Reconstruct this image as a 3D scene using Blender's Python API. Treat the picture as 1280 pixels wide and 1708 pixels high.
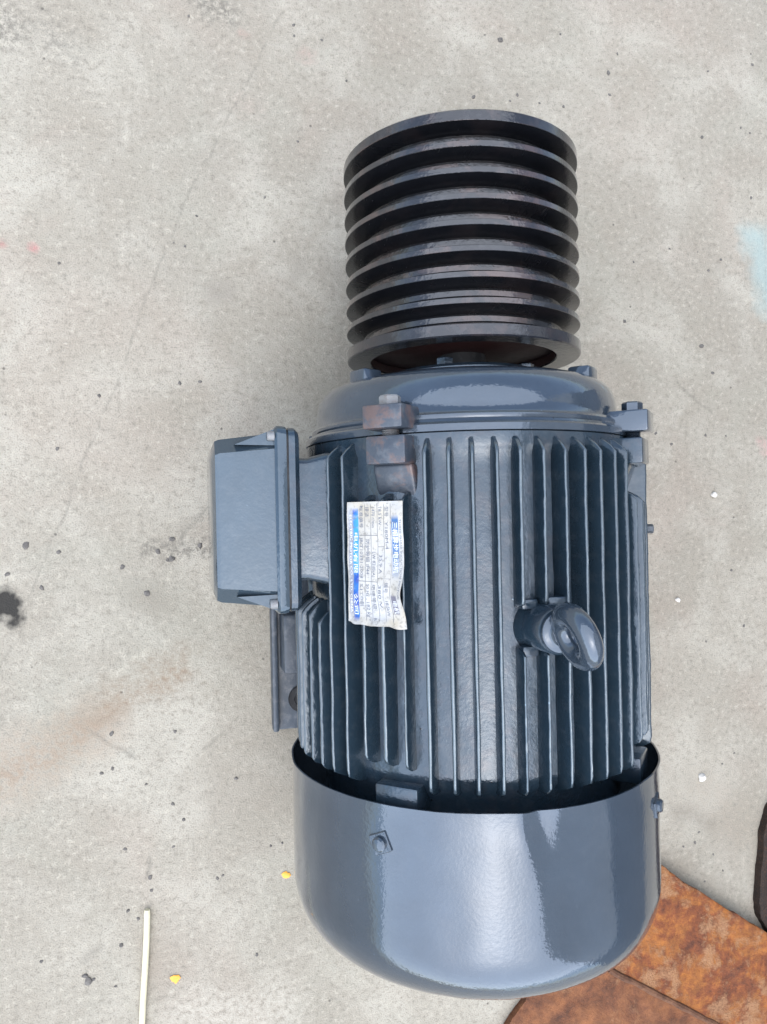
import bpy, bmesh, math, random
from mathutils import Vector, Matrix, noise

random.seed(7)
R = math.radians
S = bpy.context.scene
for o in list(bpy.data.objects):
    bpy.data.objects.remove(o, do_unlink=True)
COL = S.collection

# ------------------------------------------------------------------ camera
H = 0.195                      # motor axis height above the ground
PHI = R(15.0)                  # the photographer leans over from the box side
FPX = 1240.0                   # focal length in photo pixels (1280 x 1708)
c_right = Vector((math.cos(PHI), 0, math.sin(PHI)))
c_back = Vector((-math.sin(PHI), 0, math.cos(PHI)))
c_up = Vector((0, 1, 0))
CAM_POS = c_right * -0.0860 + c_back * 0.78 + Vector((0, 0.0, H))
roll = R(-1.2)
r2 = c_right * math.cos(roll) + c_up * math.sin(roll)
u2 = c_up * math.cos(roll) - c_right * math.sin(roll)
cam_d = bpy.data.cameras.new('camera')
cam = bpy.data.objects.new('camera', cam_d)
COL.objects.link(cam)
m = Matrix.Identity(4)
for i in range(3):
    m[i][0] = r2[i]; m[i][1] = u2[i]; m[i][2] = c_back[i]; m[i][3] = CAM_POS[i]
cam.matrix_world = m
cam_d.sensor_fit = 'VERTICAL'
cam_d.sensor_height = 36.0
cam_d.sensor_width = 36.0
cam_d.lens = 36.0 * FPX / 1708.0
cam_d.clip_start = 0.02
cam_d.clip_end = 500
S.camera = cam
S.cycles.max_bounces = 6
S.cycles.diffuse_bounces = 3
S.cycles.glossy_bounces = 3
S.cycles.caustics_reflective = False
S.cycles.caustics_refractive = False
S.render.resolution_x = 767
S.render.resolution_y = 1024

# ------------------------------------------------------------------ sky and sun
SUN_EL, SUN_AZ = 66.0, 200.0    # azimuth clockwise from +Y
w = bpy.data.worlds.new('World')
S.world = w
w.use_nodes = True
wn = w.node_tree
bg = wn.nodes['Background']
sky = wn.nodes.new('ShaderNodeTexSky')
sky.sky_type = 'NISHITA'
sky.sun_disc = False
sky.sun_elevation = R(SUN_EL)
sky.sun_rotation = R(SUN_AZ)
sky.air_density = 1.0
sky.dust_density = 2.0
sky.ozone_density = 1.0
hsv = wn.nodes.new('ShaderNodeHueSaturation')      # thin high cloud whitens the blue
hsv.inputs['Saturation'].default_value = 0.8
wn.links.new(sky.outputs[0], hsv.inputs['Color'])
wn.links.new(hsv.outputs[0], bg.inputs[0])
bg.inputs[1].default_value = 0.085
sd = bpy.data.lights.new('sun', 'SUN')
sd.energy = 1.25
sd.angle = R(124)
sd.color = (0.97, 0.985, 1.0)
sun = bpy.data.objects.new('sun', sd)
COL.objects.link(sun)
sdir = Vector((math.sin(R(SUN_AZ)) * math.cos(R(SUN_EL)), math.cos(R(SUN_AZ)) * math.cos(R(SUN_EL)), math.sin(R(SUN_EL))))
sun.rotation_euler = sdir.to_track_quat('Z', 'Y').to_euler()
sun.location = (1, -1, 3)

S.view_settings.view_transform = 'Standard'
S.view_settings.look = 'None'
S.view_settings.exposure = 1.94
S.view_settings.gamma = 1.0
S.view_settings.use_curve_mapping = False


def at(px, py, z=0.0):
    """point of the horizontal plane z seen at a photo pixel"""
    d = r2 * ((px - 640) / FPX) + u2 * ((854 - py) / FPX) - c_back
    t = (z - CAM_POS.z) / d.z
    return CAM_POS + d * t


# ------------------------------------------------------------------ material helpers
def new_mat(name):
    mt = bpy.data.materials.new(name)
    mt.use_nodes = True
    nt = mt.node_tree
    return mt, nt, nt.nodes['Principled BSDF']


def N(nt, typ, **kw):
    n = nt.nodes.new(typ)
    for k, v in kw.items():
        if k == 'op':
            n.operation = v
        elif k == 'ins':
            for i, val in v.items():
                n.inputs[i].default_value = val
        else:
            setattr(n, k, v)
    return n


def L(nt, a, b):
    nt.links.new(a, b)


def ramp(nt, src, stops):
    r = nt.nodes.new('ShaderNodeValToRGB')
    e = r.color_ramp.elements
    while len(e) < len(stops):
        e.new(0.5)
    for el, (p, c) in zip(e, stops):
        el.position = p
        el.color = (c, c, c, 1) if not hasattr(c, '__len__') else (*c, 1)
    L(nt, src, r.inputs[0])
    return r.outputs[0]


def noise_n(nt, vec, scale, detail=4, rough=0.55, dist=0.0):
    n = nt.nodes.new('ShaderNodeTexNoise')
    n.inputs['Scale'].default_value = scale
    n.inputs['Detail'].default_value = detail
    n.inputs['Roughness'].default_value = rough
    n.inputs['Distortion'].default_value = dist
    L(nt, vec, n.inputs['Vector'])
    return n


def mix(nt, fac, a, b, blend='MIX'):
    n = nt.nodes.new('ShaderNodeMix')
    n.data_type = 'RGBA'
    n.blend_type = blend
    for i, v in ((0, fac), (6, a), (7, b)):
        if hasattr(v, 'is_linked') or hasattr(v, 'links'):
            L(nt, v, n.inputs[i])
        elif i == 0:
            n.inputs[0].default_value = v
        else:
            n.inputs[i].default_value = (*v, 1)
    return n.outputs[2]


def math_n(nt, op, a, b=0.0, clamp=False):
    n = nt.nodes.new('ShaderNodeMath')
    n.operation = op
    n.use_clamp = clamp
    for i, v in ((0, a), (1, b)):
        if hasattr(v, 'links'):
            L(nt, v, n.inputs[i])
        else:
            n.inputs[i].default_value = v
    return n.outputs[0]


def bump(nt, h, strength, dist, prev=None):
    b = nt.nodes.new('ShaderNodeBump')
    b.inputs['Strength'].default_value = strength
    b.inputs['Distance'].default_value = dist
    L(nt, h, b.inputs['Height'])
    if prev is not None:
        L(nt, prev, b.inputs['Normal'])
    return b.outputs[0]


# ------------------------------------------------------------------ materials
def paint(name, col, rough=0.2, cast=0.25, peel=0.10, rust=0.0, rust_scale=60, dust=0.15, wet=True, metal=0.0, coat=0.6):
    mt, nt, p = new_mat(name)
    tc = nt.nodes.new('ShaderNodeTexCoord').outputs['Object']
    big = noise_n(nt, tc, 9, 4, 0.6).outputs['Fac']
    fine = noise_n(nt, tc, 290, 2, 0.55).outputs['Fac']
    med = noise_n(nt, tc, 95, 5, 0.65).outputs['Fac']
    c_lo = tuple(x * 0.82 for x in col)
    c_hi = tuple(x * 1.18 for x in col)
    base = mix(nt, ramp(nt, big, [(0.3, 0.0), (0.7, 1.0)]), c_lo, c_hi)
    # thin dusty film settled in the pores
    dm = math_n(nt, 'MULTIPLY', ramp(nt, med, [(0.5, 0.0), (0.72, 1.0)]), dust)
    base = mix(nt, dm, base, (0.24, 0.25, 0.26))
    if rust > 0:
        rn = noise_n(nt, tc, rust_scale, 5, 0.65, 0.4).outputs['Fac']
        rm = math_n(nt, 'MULTIPLY', ramp(nt, rn, [(0.5, 0.0), (0.62, 1.0)]), rust)
        base = mix(nt, rm, base, (0.13, 0.085, 0.075))
    # pin-head chips and grit caught in the paint
    vo = nt.nodes.new('ShaderNodeTexVoronoi')
    vo.inputs['Scale'].default_value = 95
    L(nt, tc, vo.inputs['Vector'])
    sc_ = nt.nodes.new('ShaderNodeSeparateColor')
    L(nt, vo.outputs['Color'], sc_.inputs[0])
    spk = math_n(nt, 'MULTIPLY', ramp(nt, vo.outputs['Distance'], [(0.05, 1.0), (0.11, 0.0)]), ramp(nt, sc_.outputs[0], [(0.90, 0.0), (0.93, 0.7)]))
    base = mix(nt, spk, base, mix(nt, ramp(nt, sc_.outputs[1], [(0.55, 0.0), (0.6, 1.0)]), (0.012, 0.013, 0.015), tuple(min(0.4, x * 2.4 + 0.02) for x in col)))
    L(nt, base, p.inputs['Base Color'])
    smudge = noise_n(nt, tc, 17, 4, 0.65, 0.8).outputs['Fac']
    ro = math_n(nt, 'ADD', math_n(nt, 'MULTIPLY', ramp(nt, smudge, [(0.40, 0.0), (0.72, 1.0)]), 0.11), max(0.03, rough))
    mp = nt.nodes.new('ShaderNodeMapping')
    mp.inputs['Rotation'].default_value = (0.3, 0.2, 0.5)
    mp.inputs['Scale'].default_value = (420, 22, 60)
    L(nt, tc, mp.inputs['Vector'])
    scf = noise_n(nt, mp.outputs[0], 1.0, 2, 0.5).outputs['Fac']
    scf = math_n(nt, 'MULTIPLY', ramp(nt, scf, [(0.68, 0.0), (0.74, 1.0)]), ramp(nt, smudge, [(0.48, 0.0), (0.60, 1.0)]))
    ro = math_n(nt, 'ADD', ro, math_n(nt, 'MULTIPLY', scf, 0.22))
    L(nt, ro, p.inputs['Roughness'])
    p.inputs['IOR'].default_value = 1.52
    p.inputs['Metallic'].default_value = metal
    if 'Coat Weight' in p.inputs:
        p.inputs['Coat Weight'].default_value = coat if wet else 0.0
        p.inputs['Coat Roughness'].default_value = 0.025
    patch = math_n(nt, 'MULTIPLY', math_n(nt, 'SUBTRACT', med, 0.5), ramp(nt, big, [(0.34, 0.25), (0.62, 1.0)]))
    patch = math_n(nt, 'ADD', patch, math_n(nt, 'MULTIPLY', spk, 0.25))
    nrm = bump(nt, patch, cast, 0.0012)
    nrm = bump(nt, fine, peel, 0.0006, nrm)
    L(nt, nrm, p.inputs['Normal'])
    if 'Coat Normal' in p.inputs:
        L(nt, nrm, p.inputs['Coat Normal'])
    return mt


BLUE = (0.029, 0.052, 0.077)
M_cast = paint('paint_cast', BLUE, 0.13, 0.75, 0.25, rust=0.09, dust=0.09, metal=0.42, coat=0.5)
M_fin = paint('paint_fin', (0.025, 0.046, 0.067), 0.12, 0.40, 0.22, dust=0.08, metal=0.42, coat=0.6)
M_crest_glint = paint('paint_crest_glint', (0.080, 0.110, 0.135), 0.16, 0.25, 0.2, dust=0.15, metal=0.45, coat=0.6)
M_smooth = paint('paint_smooth', (0.051, 0.073, 0.102), 0.035, 0.04, 0.24, dust=0.03, metal=0.42, coat=0.6)
M_box = paint('paint_box', (0.046, 0.072, 0.098), 0.06, 0.06, 0.2, dust=0.06, metal=0.42, coat=0.4)
M_rusted = paint('paint_rusted', (0.052, 0.066, 0.088), 0.30, 0.6, 0.3, rust=0.75, rust_scale=45, dust=0.25, wet=False, metal=0.2)
M_foot = paint('paint_foot', (0.045, 0.06, 0.08), 0.4, 0.5, 0.3, dust=0.35, wet=False, metal=0.2)
M_pulley = paint('paint_black', (0.004, 0.0045, 0.006), 0.2, 0.08, 0.3, rust=0.03, rust_scale=22, dust=0.006, wet=False)
M_land_glint = paint('paint_black_gloss_lit', (0.020, 0.022, 0.027), 0.10, 0.25, 0.5, rust=0.5, rust_scale=16, dust=0.06, metal=0.35, coat=0.8)
M_rim = paint('paint_black_worn', (0.020, 0.022, 0.028), 0.16, 0.25, 0.35, rust=0.15, dust=0.08, metal=0.3, coat=0.5)
M_primer = paint('red_primer', (0.035, 0.012, 0.012), 0.5, 0.4, 0.3, dust=0.05, wet=False)
M_steel = paint('steel', (0.19, 0.20, 0.21), 0.38, 0.3, 0.3, rust=0.35, rust_scale=180, dust=0.3, wet=False)
M_dark = paint('dark_gasket', (0.012, 0.013, 0.015), 0.6, 0.2, 0.2, wet=False)


def rust_mat(name, c1, c2, c3, flake, scale=1.0):
    mt, nt, p = new_mat(name)
    tc = nt.nodes.new('ShaderNodeTexCoord').outputs['Object']
    a = noise_n(nt, tc, 22 * scale, 7, 0.74, 0.3).outputs['Fac']
    b = noise_n(nt, tc, 60 * scale, 6, 0.7).outputs['Fac']
    g = noise_n(nt, tc, 420, 3, 0.7).outputs['Fac']
    col = ramp(nt, a, [(0.36, c1), (0.47, c2), (0.57, c3), (0.68, c2)])
    col = mix(nt, ramp(nt, b, [(0.35, 0.0), (0.7, 0.7)]), col, c1)
    sp = noise_n(nt, tc, 1100, 2, 0.7).outputs['Fac']
    col = mix(nt, ramp(nt, sp, [(0.55, 0.0), (0.75, 0.45)]), col, (0.50, 0.30, 0.17))
    fm = noise_n(nt, tc, 17.0 * scale, 8, 0.74, 0.15)
    fo = nt.nodes.new('ShaderNodeVectorMath'); fo.operation = 'ADD'
    fo.inputs[1].default_value = (3.7, 9.2, 1.0)
    L(nt, tc, fo.inputs[0]); L(nt, fo.outputs[0], fm.inputs['Vector'])
    fmask = ramp(nt, fm.outputs['Fac'], [(0.62 - flake * 0.1, 0.0), (0.70 - flake * 0.1, 1.0)])
    fmask = math_n(nt, 'MULTIPLY', fmask, ramp(nt, g, [(0.3, 0.35), (0.6, 1.0)]))
    fmask = math_n(nt, 'MULTIPLY', fmask, min(1.0, flake))
    col = mix(nt, fmask, col, (0.52, 0.40, 0.30))
    col = mix(nt, 1.0, col, (0.66, 0.455, 0.295), 'MULTIPLY')
    L(nt, col, p.inputs['Base Color'])
    p.inputs['Roughness'].default_value = 0.8
    h = math_n(nt, 'ADD', math_n(nt, 'MULTIPLY', b, 0.7), math_n(nt, 'ADD', math_n(nt, 'MULTIPLY', g, 0.3), math_n(nt, 'MULTIPLY', fmask, 0.4)))
    L(nt, bump(nt, h, 0.8, 0.004), p.inputs['Normal'])
    return mt


M_rust1 = rust_mat('rust_flaky', (0.10, 0.036, 0.018), (0.30, 0.115, 0.04), (0.52, 0.27, 0.07), 1.1)
M_rust2 = rust_mat('rust_brown', (0.09, 0.045, 0.03), (0.23, 0.115, 0.065), (0.36, 0.20, 0.11), 0.55, 0.9)
M_dark_slab = rust_mat('brown_dark', (0.010, 0.008, 0.009), (0.018, 0.014, 0.014), (0.026, 0.018, 0.016), 0.02)


def concrete():
    mt, nt, p = new_mat('concrete')
    tc = nt.nodes.new('ShaderNodeTexCoord').outputs['Object']
    big = noise_n(nt, tc, 1.6, 5, 0.55, 0.3).outputs['Fac']
    mid = noise_n(nt, tc, 9, 4, 0.62, 0.5).outputs['Fac']
    fine = noise_n(nt, tc, 130, 3, 0.72).outputs['Fac']
    grain = noise_n(nt, tc, 520, 1, 0.7).outputs['Fac']
    col = mix(nt, ramp(nt, big, [(0.3, 0.0), (0.7, 1.0)]), (0.40, 0.385, 0.36), (0.50, 0.485, 0.455))
    col = mix(nt, ramp(nt, mid, [(0.36, 0.5), (0.5, 0.0)]), col, (0.38, 0.357, 0.325))
    col = mix(nt, ramp(nt, mid, [(0.50, 0.0), (0.66, 0.8)]), col, (0.56, 0.55, 0.525))
    # faint pinkish and greenish tints
    tint = noise_n(nt, tc, 4.2, 4, 0.6, 0.6)
    col = mix(nt, ramp(nt, tint.outputs['Fac'], [(0.52, 0.0), (0.68, 0.45)]), col, (0.45, 0.39, 0.36))
    col = mix(nt, ramp(nt, tint.outputs['Fac'], [(0.34, 0.4), (0.46, 0.0)]), col, (0.44, 0.45, 0.42))
    # sandy speckle
    col = mix(nt, ramp(nt, fine, [(0.33, 0.55), (0.47, 0.0)]), col, (0.27, 0.255, 0.235))
    col = mix(nt, ramp(nt, fine, [(0.55, 0.0), (0.70, 0.6)]), col, (0.63, 0.61, 0.57))
    col = mix(nt, ramp(nt, grain, [(0.30, 0.5), (0.45, 0.0)]), col, (0.27, 0.25, 0.23))
    # scattered dark pores
    vo = nt.nodes.new('ShaderNodeTexVoronoi')
    vo.inputs['Scale'].default_value = 42
    vo.inputs['Randomness'].default_value = 1.0
    L(nt, tc, vo.inputs['Vector'])
    sel = nt.nodes.new('ShaderNodeSeparateColor')
    L(nt, vo.outputs['Color'], sel.inputs[0])
    pore = math_n(nt, 'MULTIPLY', ramp(nt, vo.outputs['Distance'], [(0.035, 1.0), (0.085, 0.0)]),
                  ramp(nt, sel.outputs[0], [(0.80, 0.0), (0.86, 0.75)]))
    col = mix(nt, pore, col, (0.13, 0.125, 0.12))
    # stains with a shape of their own: (pixel x, y, radius m, stretch dir, colour, strength)
    wob = noise_n(nt, tc, 26, 3, 0.65)
    sub = nt.nodes.new('ShaderNodeVectorMath'); sub.operation = 'SUBTRACT'
    L(nt, wob.outputs['Color'], sub.inputs[0]); sub.inputs[1].default_value = (0.5, 0.5, 0.5)
    scl = nt.nodes.new('ShaderNodeVectorMath'); scl.operation = 'SCALE'
    L(nt, sub.outputs[0], scl.inputs[0]); scl.inputs[3].default_value = 0.05
    wp = nt.nodes.new('ShaderNodeVectorMath'); wp.operation = 'ADD'
    L(nt, tc, wp.inputs[0]); L(nt, scl.outputs[0], wp.inputs[1])
    wsmall = nt.nodes.new('ShaderNodeVectorMath'); wsmall.operation = 'SCALE'
    L(nt, sub.outputs[0], wsmall.inputs[0]); wsmall.inputs[3].default_value = 0.014
    wp2 = nt.nodes.new('ShaderNodeVectorMath'); wp2.operation = 'ADD'
    L(nt, tc, wp2.inputs[0]); L(nt, wsmall.outputs[0], wp2.inputs[1])

    def seg(a, b, r_in, r_out, amount, colr, vec=wp, breakup=None):
        nonlocal col
        A = at(*a); B = at(*b); A.z = B.z = 0
        ba = B - A
        if ba.length < 1e-5:
            ba = Vector((1e-3, 0, 0))
        pa = nt.nodes.new('ShaderNodeVectorMath'); pa.operation = 'SUBTRACT'
        L(nt, vec.outputs[0], pa.inputs[0]); pa.inputs[1].default_value = A
        dt = nt.nodes.new('ShaderNodeVectorMath'); dt.operation = 'DOT_PRODUCT'
        L(nt, pa.outputs[0], dt.inputs[0]); dt.inputs[1].default_value = ba / ba.length_squared
        h = math_n(nt, 'ADD', dt.outputs['Value'], 0.0, clamp=True)
        sc = nt.nodes.new('ShaderNodeVectorMath'); sc.operation = 'SCALE'
        sc.inputs[0].default_value = ba; L(nt, h, sc.inputs[3])
        df = nt.nodes.new('ShaderNodeVectorMath'); df.operation = 'DISTANCE'
        L(nt, pa.outputs[0], df.inputs[0]); L(nt, sc.outputs[0], df.inputs[1])
        mr = nt.nodes.new('ShaderNodeMapRange')
        mr.inputs[1].default_value = r_in; mr.inputs[2].default_value = r_out
        mr.inputs[3].default_value = amount; mr.inputs[4].default_value = 0.0
        L(nt, df.outputs['Value'], mr.inputs[0])
        f = mr.outputs[0]
        if breakup is not None:
            f = math_n(nt, 'MULTIPLY', f, breakup)
        col = mix(nt, f, col, colr)

    brk = ramp(nt, fine, [(0.36, 0.15), (0.56, 1.0)])
    crk = ramp(nt, mid, [(0.34, 0.35), (0.52, 1.0)])
    str_m = math_n(nt, 'MULTIPLY', ramp(nt, mid, [(0.38, 1.0), (0.58, 0.15)]), ramp(nt, fine, [(0.40, 1.0), (0.60, 0.25)]))
    grit_m = ramp(nt, fine, [(0.44, 1.0), (0.56, 0.0)])
    GREY = (0.20, 0.195, 0.185)
    # hairline crack
    pts = [(470, 20), (432, 95), (395, 175), (362, 235), (312, 330), (252, 478), (200, 625), (150, 745), (112, 850), (62, 960), (40, 1040), (-10, 1130)]
    for a, b in zip(pts, pts[1:]):
        seg(a, b, 0.0002, 0.0026, 0.34, GREY, wp2, crk)
    for a, b in (((345, 850), (300, 895)), ((300, 895), (240, 925)), ((250, 1430), (246, 1462)), ((375, 1222), (340, 1250)), ((160, 1225), (225, 1265)), ((1130, 640), (1190, 690))):
        seg(a, b, 0.0003, 0.004, 0.4, GREY, wp2, crk)
    # oil spot, grime, paint spills
    seg((0, 1010), (22, 1018), 0.009, 0.018, 0.95, (0.028, 0.028, 0.03), wp)
    seg((0, 25), (15, 55), 0.002, 0.030, 0.5, (0.14, 0.135, 0.13), wp, grit_m)
    seg((340, 5), (375, 22), 0.002, 0.024, 0.5, (0.15, 0.145, 0.14), wp, grit_m)
    seg((80, 50), (105, 75), 0.004, 0.04, 0.25, (0.2, 0.2, 0.2), wp, grit_m)
    seg((255, 918), (340, 905), 0.002, 0.016, 0.6, (0.16, 0.155, 0.15), wp, grit_m)
    seg((235, 985), (262, 1000), 0.004, 0.03, 0.4, (0.22, 0.2, 0.18), wp, brk)
    seg((0, 1300), (150, 1215), 0.002, 0.055, 0.6, (0.33, 0.235, 0.175), wp, brk)
    seg((150, 1215), (300, 1130), 0.002, 0.050, 0.8, (0.35, 0.255, 0.19), wp, str_m)
    seg((1262, 400), (1290, 500), 0.006, 0.042, 0.55, (0.42, 0.62, 0.70), wp)
    seg((1278, 745), (1290, 755), 0.004, 0.02, 0.4, (0.62, 0.34, 0.37), wp, brk)
    seg((55, 412), (58, 414), 0.001, 0.0075, 0.6, (0.60, 0.22, 0.25), wp2, brk)
    seg((0, 404), (5, 404), 0.001, 0.0075, 0.6, (0.45, 0.2, 0.2), wp2, brk)
    seg((510, 88), (514, 92), 0.001, 0.015, 0.35, (0.52, 0.36, 0.35), wp, brk)
    seg((405, 55), (412, 56), 0.001, 0.008, 0.4, (0.54, 0.34, 0.33), wp2, brk)
    seg((410, 172), (420, 178), 0.004, 0.025, 0.14, (0.52, 0.40, 0.38), wp, brk)
    seg((365, 485), (370, 490), 0.003, 0.022, 0.4, (0.27, 0.25, 0.25), wp, brk)
    seg((500, 440), (480, 465), 0.003, 0.016, 0.4, (0.27, 0.26, 0.25), wp, brk)
    seg((188, 1125), (246, 1086), 0.001, 0.006, 0.30, (0.70, 0.68, 0.63), wp2, brk)
    seg((140, 1605), (165, 1580), 0.001, 0.008, 0.4, GREY, wp2, brk)
    seg((330, 1700), (470, 1690), 0.01, 0.05, 0.5, (0.66, 0.65, 0.63), wp, brk)
    seg((1170, 1320), (1240, 1390), 0.012, 0.07, 0.35, (0.33, 0.29, 0.25), wp, brk)
    seg((1130, 1350), (1180, 1370), 0.004, 0.02, 0.5, (0.24, 0.22, 0.20), wp, brk)
    seg((480, 1290), (400, 1330), 0.02, 0.09, 0.25, (0.34, 0.31, 0.285), wp, brk)
    col = mix(nt, 1.0, col, (0.665, 0.640, 0.570), 'MULTIPLY')
    L(nt, col, p.inputs['Base Color'])
    p.inputs['Roughness'].default_value = 0.85
    p.inputs['Specular IOR Level'].default_value = 0.3
    h = math_n(nt, 'ADD', math_n(nt, 'MULTIPLY', fine, 0.6), math_n(nt, 'MULTIPLY', grain, 0.35))
    h = math_n(nt, 'SUBTRACT', h, math_n(nt, 'MULTIPLY', pore, 0.8))
    h = math_n(nt, 'ADD', h, math_n(nt, 'MULTIPLY', mid, 1.2))
    L(nt, bump(nt, h, 0.45, 0.0035), p.inputs['Normal'])
    return mt


def simple(name, col, rough=0.6, var=0.25, scale=200, bmp=0.3):
    mt, nt, p = new_mat(name)
    tc = nt.nodes.new('ShaderNodeTexCoord').outputs['Object']
    n = noise_n(nt, tc, scale, 4, 0.65).outputs['Fac']
    L(nt, mix(nt, ramp(nt, n, [(0.3, 0.0), (0.7, 1.0)]), tuple(c * (1 - var) for c in col), tuple(min(1, c * (1 + var)) for c in col)), p.inputs['Base Color'])
    p.inputs['Roughness'].default_value = rough
    L(nt, bump(nt, n, bmp, 0.001), p.inputs['Normal'])
    return mt


# ------------------------------------------------------------------ mesh helpers
def mesh_obj(name, verts, faces, mat, parent=None, smooth=True, sharp=35, loc=None):
    me = bpy.data.meshes.new(name)
    me.from_pydata([tuple(v) for v in verts], [], faces)
    bm = bmesh.new(); bm.from_mesh(me)
    bmesh.ops.remove_doubles(bm, verts=bm.verts, dist=1e-6)
    bmesh.ops.recalc_face_normals(bm, faces=bm.faces)
    bm.to_mesh(me); bm.free()
    return finish(name, me, mat, parent, smooth, sharp, loc)


def finish(name, me, mat, parent=None, smooth=True, sharp=35, loc=None):
    me.materials.append(mat)
    if smooth:
        for p in me.polygons:
            p.use_smooth = True
        me.set_sharp_from_angle(angle=R(sharp))
    o = bpy.data.objects.new(name, me)
    COL.objects.link(o)
    if parent is not None:
        o.parent = parent
    if loc is not None:
        o.location = loc
    return o


def lathe(profile, seg=128, axis='Y', closed=False, fn=None):
    """profile: list of (radius, along-axis). returns verts, faces"""
    V, F = [], []
    n = len(profile)
    for i in range(seg):
        a = 2 * math.pi * i / seg
        for j, (r, y) in enumerate(profile):
            rr, yy = (r, y) if fn is None else fn(r, y, a)
            if axis == 'Y':
                V.append((rr * math.sin(a), yy, rr * math.cos(a)))
            else:
                V.append((rr * math.sin(a), rr * math.cos(a), yy))
    for i in range(seg):
        k = (i + 1) % seg
        for j in range(n if closed else n - 1):
            q = (j + 1) % n
            F.append((i * n + j, i * n + q, k * n + q, k * n + j))
    return V, F


def box_me(name, x0, x1, y0, y1, z0, z1, bev=0.002, segs=2, taper=None):
    bm = bmesh.new()
    vs = []
    for z in (z0, z1):
        for x, y in ((x0, y0), (x1, y0), (x1, y1), (x0, y1)):
            if taper and z == z1:
                cx, cy = (x0 + x1) / 2, (y0 + y1) / 2
                x = cx + (x - cx) * taper; y = cy + (y - cy) * taper
            vs.append(bm.verts.new((x, y, z)))
    for f in ((0, 3, 2, 1), (4, 5, 6, 7), (0, 1, 5, 4), (1, 2, 6, 5), (2, 3, 7, 6), (3, 0, 4, 7)):
        bm.faces.new([vs[i] for i in f])
    if bev > 0:
        bmesh.ops.bevel(bm, geom=bm.edges[:], offset=bev, segments=segs, profile=0.5, affect='EDGES')
    me = bpy.data.meshes.new(name)
    bm.to_mesh(me); bm.free()
    return me


def box(name, x0, x1, y0, y1, z0, z1, mat, parent, bev=0.002, segs=2, taper=None, loc=None):
    return finish(name, box_me(name, x0, x1, y0, y1, z0, z1, bev, segs, taper), mat, parent, True, 40, loc)


def wedge_me(x0, x1, y0, y1, za, zb):
    bm = bmesh.new()
    vs = [bm.verts.new(c) for c in ((x0, y0, 0.14), (x1, y0, 0.14), (x1, y1, 0.14), (x0, y1, 0.14), (x0, y0, za), (x1, y0, za), (x1, y1, zb), (x0, y1, zb))]
    for f in ((0, 3, 2, 1), (4, 5, 6, 7), (0, 1, 5, 4), (1, 2, 6, 5), (2, 3, 7, 6), (3, 0, 4, 7)):
        bm.faces.new([vs[i] for i in f])
    bmesh.ops.bevel(bm, geom=bm.edges[:], offset=0.004, segments=3, profile=0.5, affect='EDGES')
    me = bpy.data.meshes.new('w')
    bm.to_mesh(me); bm.free()
    return me


def join_me(name, meshes):
    bm = bmesh.new()
    for me in meshes:
        bm.from_mesh(me)
        bpy.data.meshes.remove(me)
    out = bpy.data.meshes.new(name)
    bm.to_mesh(out); bm.free()
    return out


def hexprism(af, y0, y1, cx=0, cz=0, ch=0.001, rot=0.0):
    r = af / math.sqrt(3)
    V, F = [], []
    levels = [(y0, r), (y1 - ch, r), (y1, r - ch)]
    for (y, rr) in levels:
        for i in range(6):
            a = rot + i * math.pi / 3
            V.append((cx + rr * math.sin(a), y, cz + rr * math.cos(a)))
    for j in range(2):
        for i in range(6):
            k = (i + 1) % 6
            F.append((j * 6 + i, j * 6 + k, j * 6 + 6 + k, j * 6 + 6 + i))
    F.append(tuple(range(5, -1, -1)))
    F.append(tuple(range(12, 18)))
    return V, F


def shift(VF, dx=0, dy=0, dz=0):
    return [(x + dx, y + dy, z + dz) for x, y, z in VF[0]], VF[1]


def rrect(hy, hz, cr, cy=0, cz=0, n=5):
    pts = []
    for sx, sz, a0 in ((1, 1, 0), (-1, 1, 90), (-1, -1, 180), (1, -1, 270)):
        for i in range(n):
            a = R(a0 + 90 * i / (n - 1))
            pts.append((cy + sx * (hy - cr) + cr * math.cos(a), cz + sz * (hz - cr) + cr * math.sin(a)))
    return pts


def loft_x(sections):
    """sections: list of (x, [(y,z)...]) -> closed solid"""
    V, F = [], []
    n = len(sections[0][1])
    for x, pts in sections:
        V += [(x, y, z) for y, z in pts]
    for s in range(len(sections) - 1):
        for i in range(n):
            k = (i + 1) % n
            F.append((s * n + i, s * n + k, (s + 1) * n + k, (s + 1) * n + i))
    F.append(tuple(range(n - 1, -1, -1)))
    F.append(tuple(range((len(sections) - 1) * n, len(sections) * n)))
    return V, F


def tag(o, label, cat, group=None, kind=None):
    if label:
        o['label'] = label
    if cat:
        o['category'] = cat
    if group:
        o['group'] = group
    if kind:
        o['kind'] = kind
    return o


def copy_of(o, parent):
    c = o.copy()
    COL.objects.link(c)
    c.parent = parent
    return c


# ------------------------------------------------------------------ ground
G = 80.0
ground = mesh_obj('ground', [(-G, -G, 0), (G, -G, 0), (G, G, 0), (-G, G, 0)], [(0, 1, 2, 3)], concrete(), smooth=False)
tag(ground, 'pale worn concrete yard floor with hairline crack', None, kind='structure')

# the house wall just out of frame, mirrored in the glossy paint
wall = box('wall', 1.7, 1.95, -2.6, 0.8, -0.01, 5.4, simple('wall_render', (0.62, 0.61, 0.60), 0.9, 0.06, 6, 0.4), None, 0.004, 1)
tag(wall, 'plain grey rendered house wall beside the motor', None, kind='structure')
box('dado', 1.69, 1.71, -2.59, 0.79, 0.0, 1.15, simple('dado_paint', (0.15, 0.16, 0.18), 0.6, 0.10, 6, 0.3), wall, 0.003, 1)

# ------------------------------------------------------------------ the motor
motor = bpy.data.objects.new('electric_motor', None)
COL.objects.link(motor)
motor.empty_display_size = 0.1
tag(motor, 'glossy blue grey finned electric motor with black grooved belt pulley', 'electric motor')
AX = (0, 0, H)           # parts are modelled about the shaft axis

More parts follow.
